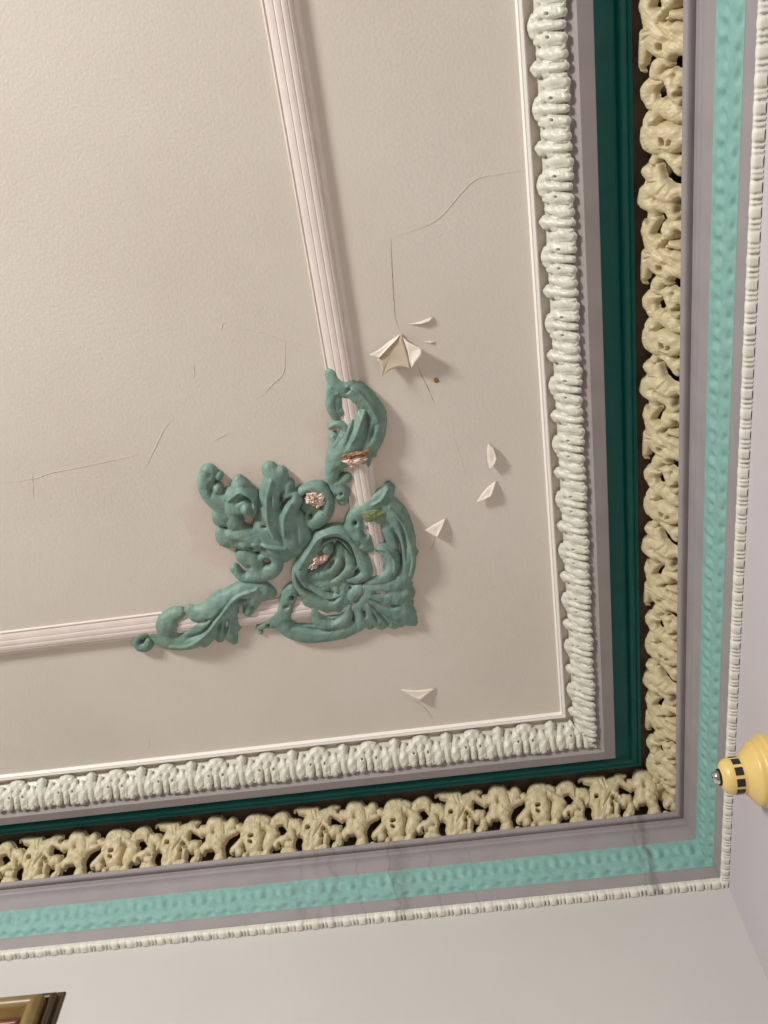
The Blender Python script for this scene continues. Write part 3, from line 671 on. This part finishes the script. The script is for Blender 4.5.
# left leaf on the horizontal rail
c4, s4 = (120, 570), 4.5176
lef = ornament('leaf_ornament', (200, 620), 'long green plaster leaf on the horizontal rail, curled tail at its left end')
orn_part('acanthus_leaf', cj(c4, s4, [
    [(145, 290, 24, 34), (200, 318, 40, 42), (290, 328, 38, 44), (360, 305, 40, 50), (425, 235, 56, 64), (490, 160, 58, 66), (560, 105, 48, 56), (630, 90, 34, 48), (675, 105, 24, 36), (695, 118, 12, 20)],
    [(215, 252, 56, 54), (215, 300, 40, 40)], [(205, 255, 48, 52), (240, 215, 36, 46), (270, 200, 24, 40)], [(230, 270, 36, 44), (250, 285, 20, 36)],
    [(310, 186, 20, 36), (345, 205, 36, 46), (400, 195, 46, 56), (460, 150, 50, 60)], [(275, 293, 18, 34), (330, 275, 28, 42), (390, 245, 36, 54)],
    [(380, 330, 26, 34), (400, 290, 38, 50)], [(450, 310, 24, 32), (450, 250, 44, 54)], [(515, 330, 15, 24), (500, 300, 28, 38), (480, 240, 44, 54)], [(525, 265, 20, 32), (510, 225, 36, 46)],
    [(490, 140, 50, 60), (600, 110, 46, 54), (650, 110, 32, 44)], [(230, 340, 9, 50), (310, 335, 11, 58), (390, 275, 12, 72), (455, 190, 12, 78), (530, 110, 11, 74), (620, 78, 9, 60)], [(140, 262, 12, 22)]]),
    cj(c4, s4, [[(300, 248, 12, 60), (280, 270, 12, 60), (268, 288, 8, 50)], [(300, 310, 8, 18), (380, 270, 8, 22), (440, 200, 8, 20), (500, 130, 8, 14)], [(350, 235, 7, 18), (420, 210, 7, 20)], [(440, 290, 7, 26), (460, 220, 7, 20)], [(475, 290, 8, 34), (490, 210, 8, 26)], [(540, 180, 10, 60), (550, 160, 9, 50)], [(520, 130, 8, 16), (580, 120, 8, 24)]]), lef)
orn_part('drip_lobe', cj(c4, s4, [[(605, 130, 36, 54), (580, 185, 28, 48)], [(575, 205, 14, 26)]]), cj(c4, s4, [[(600, 165, 8, 16)]]), lef)
orn_part('curled_tail', cj(c4, s4, [[(150, 290, 18, 32), (105, 290, 20, 36), (75, 320, 20, 38), (85, 350, 20, 38), (118, 345, 28, 40), (128, 318, 16, 36)]]), cj(c4, s4, [[(98, 322, 8, 36)]]), lef)

# ------------------------------------------------------------------ peeling paint
def ribbon(name, pts, width, height, m, parent, drop=0.0):
    """a raised paint ridge (or open gap when flat) along photo points on the ceiling"""
    P = spline([(x, y, 0, 0) for x, y in pts], 3.0)[:, :2]
    W = [at(x, y, drop) for x, y in P]
    V = []; Fc = []
    n = len(W)
    for i, p in enumerate(W):
        d = (W[min(i + 1, n - 1)] - W[max(i - 1, 0)]); d.z = 0; d.normalize()
        s = Vector((-d.y, d.x, 0)); tp = math.sin(math.pi * min(1, max(0.04, i / (n - 1)))) ** 0.4
        wv = width * tp * (0.75 + 0.25 * math.sin(i * 1.7))
        V += [p + s * wv + Vector((0, 0, 0.0003)), p + Vector((0, 0, -height * tp)) + s * 0.2 * wv, p - s * wv * 0.7 + Vector((0, 0, 0.0003))]
    for i in range(n - 1):
        a = i * 3
        Fc += [(a, a + 1, a + 4, a + 3), (a + 1, a + 2, a + 5, a + 4)]
    me = mesh_from(name, [v - Vector((0, 0, 0)) for v in V], Fc, m, True); fix_normals(me)
    return link(name, me, parent)
ridge = [[(394, 237), (427, 225), (443, 214), (473, 181), (500, 174), (530, 169)],
         [(209, 317), (223, 322), (242, 327.5), (264.6, 333), (283, 340), (312, 347), (322, 350)],
         [(285, 340), (284, 371), (273, 384), (260, 398)], [(174, 418), (165, 428), (159, 440), (144, 471)], [(193, 359), (194, 369), (194.6, 379)],
         [(0, 483), (32, 479), (52, 472.5), (81, 467), (142, 454)], [(32, 471), (33, 487), (34, 501)], [(230, 432), (212, 442)],
         [(452, 433), (460, 456), (466, 477)], [(150.6, 734), (149, 743), (147, 752)], [(498.5, 545), (499, 555), (501, 563)], [(365, 684), (373, 680)], [(223, 322), (221, 331)]]
for r in ridge: ribbon('paint_crack', r, 0.0026, 0.0008, M_FIELD, ceiling)
gaps = [[(391, 238), (391.6, 256), (392.5, 275), (394, 300), (396, 320), (401, 333)], [(417, 362), (421, 374), (429, 390), (435, 405)],
        [(414, 700), (425, 708), (434, 720)], [(436, 532), (434, 542), (430, 553)]]
for g, wd in zip(gaps, (0.0010, 0.0013, 0.0013, 0.0007)):
    o = ribbon('paint_crack', g, wd, 0.0005, M_CRACK, ceiling); o['label'] = 'dark open crack'

def fan_skin(name, centre, edge, m, parent=None, rings=6, thick=0.0007, sub=6):
    """a curling skin of paint: centre (px, py, drop) and boundary points joined by slightly hollow edges"""
    E_ = np.array(edge, float); n = len(E_)
    B = []
    for i in range(n):
        a, b = E_[i], E_[(i + 1) % n]
        for k in range(sub):
            B.append(a + (b - a) * k / sub)
    W = [at(x, y, d) for x, y, d in B]; c = at(*centre)
    V = [c]; Fc = []; N = len(W)
    for k in range(1, rings + 1):
        f = k / rings
        for p, b in zip(W, B):
            q = c.lerp(p, f)
            dd = centre[2] + (b[2] - centre[2]) * f ** 1.8
            q.z = H - dd
            V.append(q)
    for i in range(N):
        Fc.append((0, 1 + i, 1 + (i + 1) % N))
        for k in range(rings - 1):
            a = 1 + k * N
            Fc.append((a + i, a + N + i, a + N + (i + 1) % N, a + (i + 1) % N))
    org = Vector((c.x, c.y, H))
    base = Vector((0, 0, 0)) if parent is not None else org
    off = Vector(parent.location) if parent is not None else org
    me = mesh_from(name, [v - off for v in V], Fc, m, True)
    o = link(name, me, parent)
    if parent is None: o.location = org
    md = o.modifiers.new('thickness', 'SOLIDIFY'); md.thickness = thick; md.offset = 0
    return o
f6, q6 = (360, 320), 8.533
def F6(P): return [(f6[0] + x / q6, f6[1] + y / q6, d) for x, y, d in P]
c = at(397, 353)
star = tag(empty('paint_flake', (c.x, c.y, H)), 'largest torn flap of ceiling paint, star shaped, beside the top of the green leaf', 'paint flake')
fan_skin('torn_sheet', F6([(270, 300, 0.010)])[0], F6([(355, 118, 0.002), (395, 260, 0.011), (440, 418, 0.016), (400, 405, 0.014), (345, 398, 0.014), (290, 415, 0.016), (235, 440, 0.019), (205, 465, 0.022), (178, 512, 0.026), (188, 440, 0.021), (175, 385, 0.017), (140, 335, 0.013), (160, 325, 0.011), (240, 235, 0.006)]), M_SHEET, star, sub=3)
fan_skin('curled_flap', F6([(200, 255, 0.009)])[0], F6([(82, 295, 0.012), (150, 260, 0.007), (250, 180, 0.003), (355, 112, 0.001), (300, 180, 0.010), (235, 245, 0.013), (160, 326, 0.016)]), M_FLAKE, star, sub=4)
fan_skin('curled_flap', F6([(430, 265, 0.012)])[0], F6([(366, 145, 0.003), (405, 185, 0.010), (450, 210, 0.015), (525, 248, 0.024), (520, 300, 0.025), (470, 360, 0.022), (440, 412, 0.019), (415, 320, 0.012)]), M_FLAKE, star, sub=4)
f8, q8 = (400, 440), 3.657
def F8(P): return [(f8[0] + x / q8, f8[1] + y / q8, d) for x, y, d in P]
tag(fan_skin('paint_flake', F8([(335, 62, 0.006)])[0], F8([(322, 12, 0.001), (342, 30, 0.007), (354, 68, 0.011), (346, 90, 0.011), (330, 110, 0.009), (320, 75, 0.002), (318, 40, 0.001)]), M_FLAKE, sub=4),
    'small crescent curl of paint, upper one of two beside the white fillet', 'paint flake')
tag(fan_skin('paint_flake', F8([(318, 195, 0.006)])[0], F8([(352, 148, 0.001), (343, 178, 0.009), (334, 205, 0.012), (305, 220, 0.011), (278, 229, 0.009), (300, 195, 0.002), (320, 172, 0.001)]), M_FLAKE, sub=4),
    'small crescent curl of paint, lower one of two, turned to the lower left', 'paint flake')
tag(fan_skin('paint_flake', F8([(135, 322, 0.006)])[0], F8([(168, 285, 0.001), (155, 318, 0.009), (136, 356, 0.014), (110, 342, 0.009), (90, 330, 0.004), (125, 308, 0.001)]), M_FLAKE, sub=4),
    'white triangular paint flake just right of the green cartouche fan', 'paint flake')
tag(fan_skin('paint_flake', F8([(70, 925, 0.006)])[0], F8([(2, 912, 0.001), (65, 914, 0.001), (132, 908, 0.001), (100, 930, 0.008), (72, 952, 0.014), (40, 938, 0.009)]), M_FLAKE, sub=4),
    'white triangular paint flake below the ornament, near the bottom fillet', 'paint flake')
f9, q9 = (340, 300), 3.84
def F9(P): return [(f9[0] + x / q9, f9[1] + y / q9, d) for x, y, d in P]
tag(fan_skin('paint_flake', F9([(318, 84, 0.003)])[0], F9([(268, 93, 0.001), (310, 82, 0.001), (357, 64, 0.001), (345, 80, 0.006), (310, 92, 0.007)]), M_FLAKE, sub=4),
    'thin sliver of lifting paint above the star-shaped flap', 'paint flake')
tag(fan_skin('paint_flake', F9([(345, 161, 0.002)])[0], F9([(322, 160, 0.0005), (345, 157, 0.001), (368, 161, 0.0005), (345, 165, 0.004)]), M_FLAKE, sub=4),
    'tiny lifting paint edge right of the star-shaped flap', 'paint flake')
me = fan_skin('ochre_speck', (436, 380, 0.002), [(433.5, 379.5, 0.0002), (435, 377.5, 0.0002), (438.5, 379, 0.0002), (439, 382, 0.0002), (436, 383, 0.0002), (434, 382, 0.0002)], M_SPECK, ceiling, 3)
me['label'] = 'small ochre drip'

# ------------------------------------------------------------------ yellow detector on the right wall
W0 = on_plane(np.array([768.5]), np.array([771.9]), (0, 0, 0), (1, 0, 0))[0]
det = tag(empty('fire_detector', tuple(W0), (0, math.radians(-90), 0)), 'round yellow plastic fire detector with black windows, on the right wall', 'detector')
def lathe(name, prof, m, parent, n=64, angle=40):
    V = []; Fc = []
    for (z, r) in prof:
        for i in range(n):
            a = 2 * math.pi * i / n
            V.append((0.85 * r * math.cos(a), 0.85 * r * math.sin(a), 0.97 * z))
    for k in range(len(prof) - 1):
        for i in range(n):
            Fc.append((k * n + i, k * n + (i + 1) % n, (k + 1) * n + (i + 1) % n, (k + 1) * n + i))
    if prof[-1][1] > 1e-6: Fc.append(tuple((len(prof) - 1) * n + i for i in range(n)))
    me = mesh_from(name, V, Fc, m, True, angle)
    return link(name, me, parent)
lathe('base', [(0, 0.086), (0.007, 0.086), (0.009, 0.083), (0.011, 0.078), (0.018, 0.077), (0.021, 0.0745), (0.022, 0.072), (0.029, 0.071), (0.033, 0.068), (0.040, 0.058), (0.046, 0.050), (0.051, 0.044)], M_DET, det)
det_body = lathe('body', [(0.049, 0.044), (0.053, 0.0425), (0.058, 0.0415), (0.076, 0.0410), (0.082, 0.0395), (0.088, 0.036), (0.093, 0.029), (0.0955, 0.021), (0.096, 0.017)], M_DET, det)
for k in range(10):
    a0 = 2 * math.pi * (k + 0.22) / 10; a1 = a0 + 2 * math.pi * 0.070
    V = []; Fc = []
    nn = 6
    for i in range(nn + 1):
        a = a0 + (a1 - a0) * i / nn
        for (r, z) in ((0.0405, 0.0575), (0.0421, 0.0575), (0.0419, 0.0735), (0.0403, 0.0735)):
            V.append((0.85 * r * math.cos(a), 0.85 * r * math.sin(a), 0.97 * z))
    for i in range(nn):
        for j in range(4):
            Fc.append((i * 4 + j, i * 4 + (j + 1) % 4, (i + 1) * 4 + (j + 1) % 4, (i + 1) * 4 + j))
    Fc += [(0, 1, 2, 3), tuple(nn * 4 + j for j in (3, 2, 1, 0))]
    me = mesh_from('sensor_window', V, Fc, M_BLACK, False); fix_normals(me)
    link('sensor_window', me, det_body)
lathe('gasket', [(0.094, 0.0195), (0.099, 0.0190), (0.0995, 0.0165), (0.0995, 0.012)], M_SEAM, det)
lathe('lamp_tip', [(0.098, 0.0155), (0.103, 0.0150), (0.1075, 0.0125), (0.1105, 0.0075), (0.1115, 0.001)], M_CHROME, det, 40, None)

# ------------------------------------------------------------------ picture frame on the back wall
xr = -1.583; zt = H - 0.408; FW, FH = 0.62, 0.48
fr = tag(empty('picture_frame', (xr - FW / 2, 0, zt - FH)), 'stepped dark walnut and gilt picture frame hanging on the back wall', 'picture frame')
def member(name, prof, side, m, parent):
    """one mitred side of the frame; profile = (distance in from the outer edge, stand-off from the wall)"""
    V = []; Fc = []
    for end in (0, 1):
        for (d, y) in prof:
            if side in (0, 2):
                x = -FW / 2 + d if end == 0 else FW / 2 - d
                z = FH - d if side == 0 else d
            else:
                z = d if end == 0 else FH - d
                x = FW / 2 - d if side == 1 else -FW / 2 + d
            V.append((x, -y, z))
    n = len(prof)
    for i in range(n - 1): Fc.append((i, i + 1, n + i + 1, n + i))
    me = mesh_from(name, V, Fc, m, True, 35); fix_normals(me)
    return link(name, me, parent)
def hr(d0, d1, y0, bulge, n=8): return [(d0 + (d1 - d0) * i / n, y0 + bulge * math.sin(math.pi * i / n)) for i in range(n + 1)]
outer_p = [(0, 0.001), (0, 0.004), (0.002, 0.006), (0.0125, 0.007), (0.013, 0.022)] + hr(0.014, 0.027, 0.024, 0.003) + [(0.028, 0.016), (0.032, 0.014)]
gold_p = [(0.0305, 0.014), (0.031, 0.047)] + hr(0.033, 0.060, 0.049, 0.008) + [(0.061, 0.046), (0.072, 0.028)]
slip_p = [(0.071, 0.024), (0.0715, 0.028)] + hr(0.074, 0.090, 0.024, 0.006) + [(0.091, 0.018)] + hr(0.093, 0.106, 0.016, 0.004) + [(0.108, 0.010)]
for sd in range(4):
    member('outer_moulding', outer_p, sd, M_DARKWOOD, fr)
    member('gilt_moulding', gold_p, sd, M_GOLD, fr)
    member('inner_slip', slip_p, sd, M_REDWOOD, fr)
V = [(-FW / 2 + 0.1, -0.0115, 0.1), (FW / 2 - 0.1, -0.0115, 0.1), (FW / 2 - 0.1, -0.0115, FH - 0.1), (-FW / 2 + 0.1, -0.0115, FH - 0.1)]
V += [(x, -0.004, z) for x, y, z in V]
me = mesh_from('canvas', V, [(0, 1, 2, 3), (7, 6, 5, 4), (0, 4, 5, 1), (1, 5, 6, 2), (2, 6, 7, 3), (3, 7, 4, 0)], M_CANVAS, False); fix_normals(me)
link('canvas', me, fr)
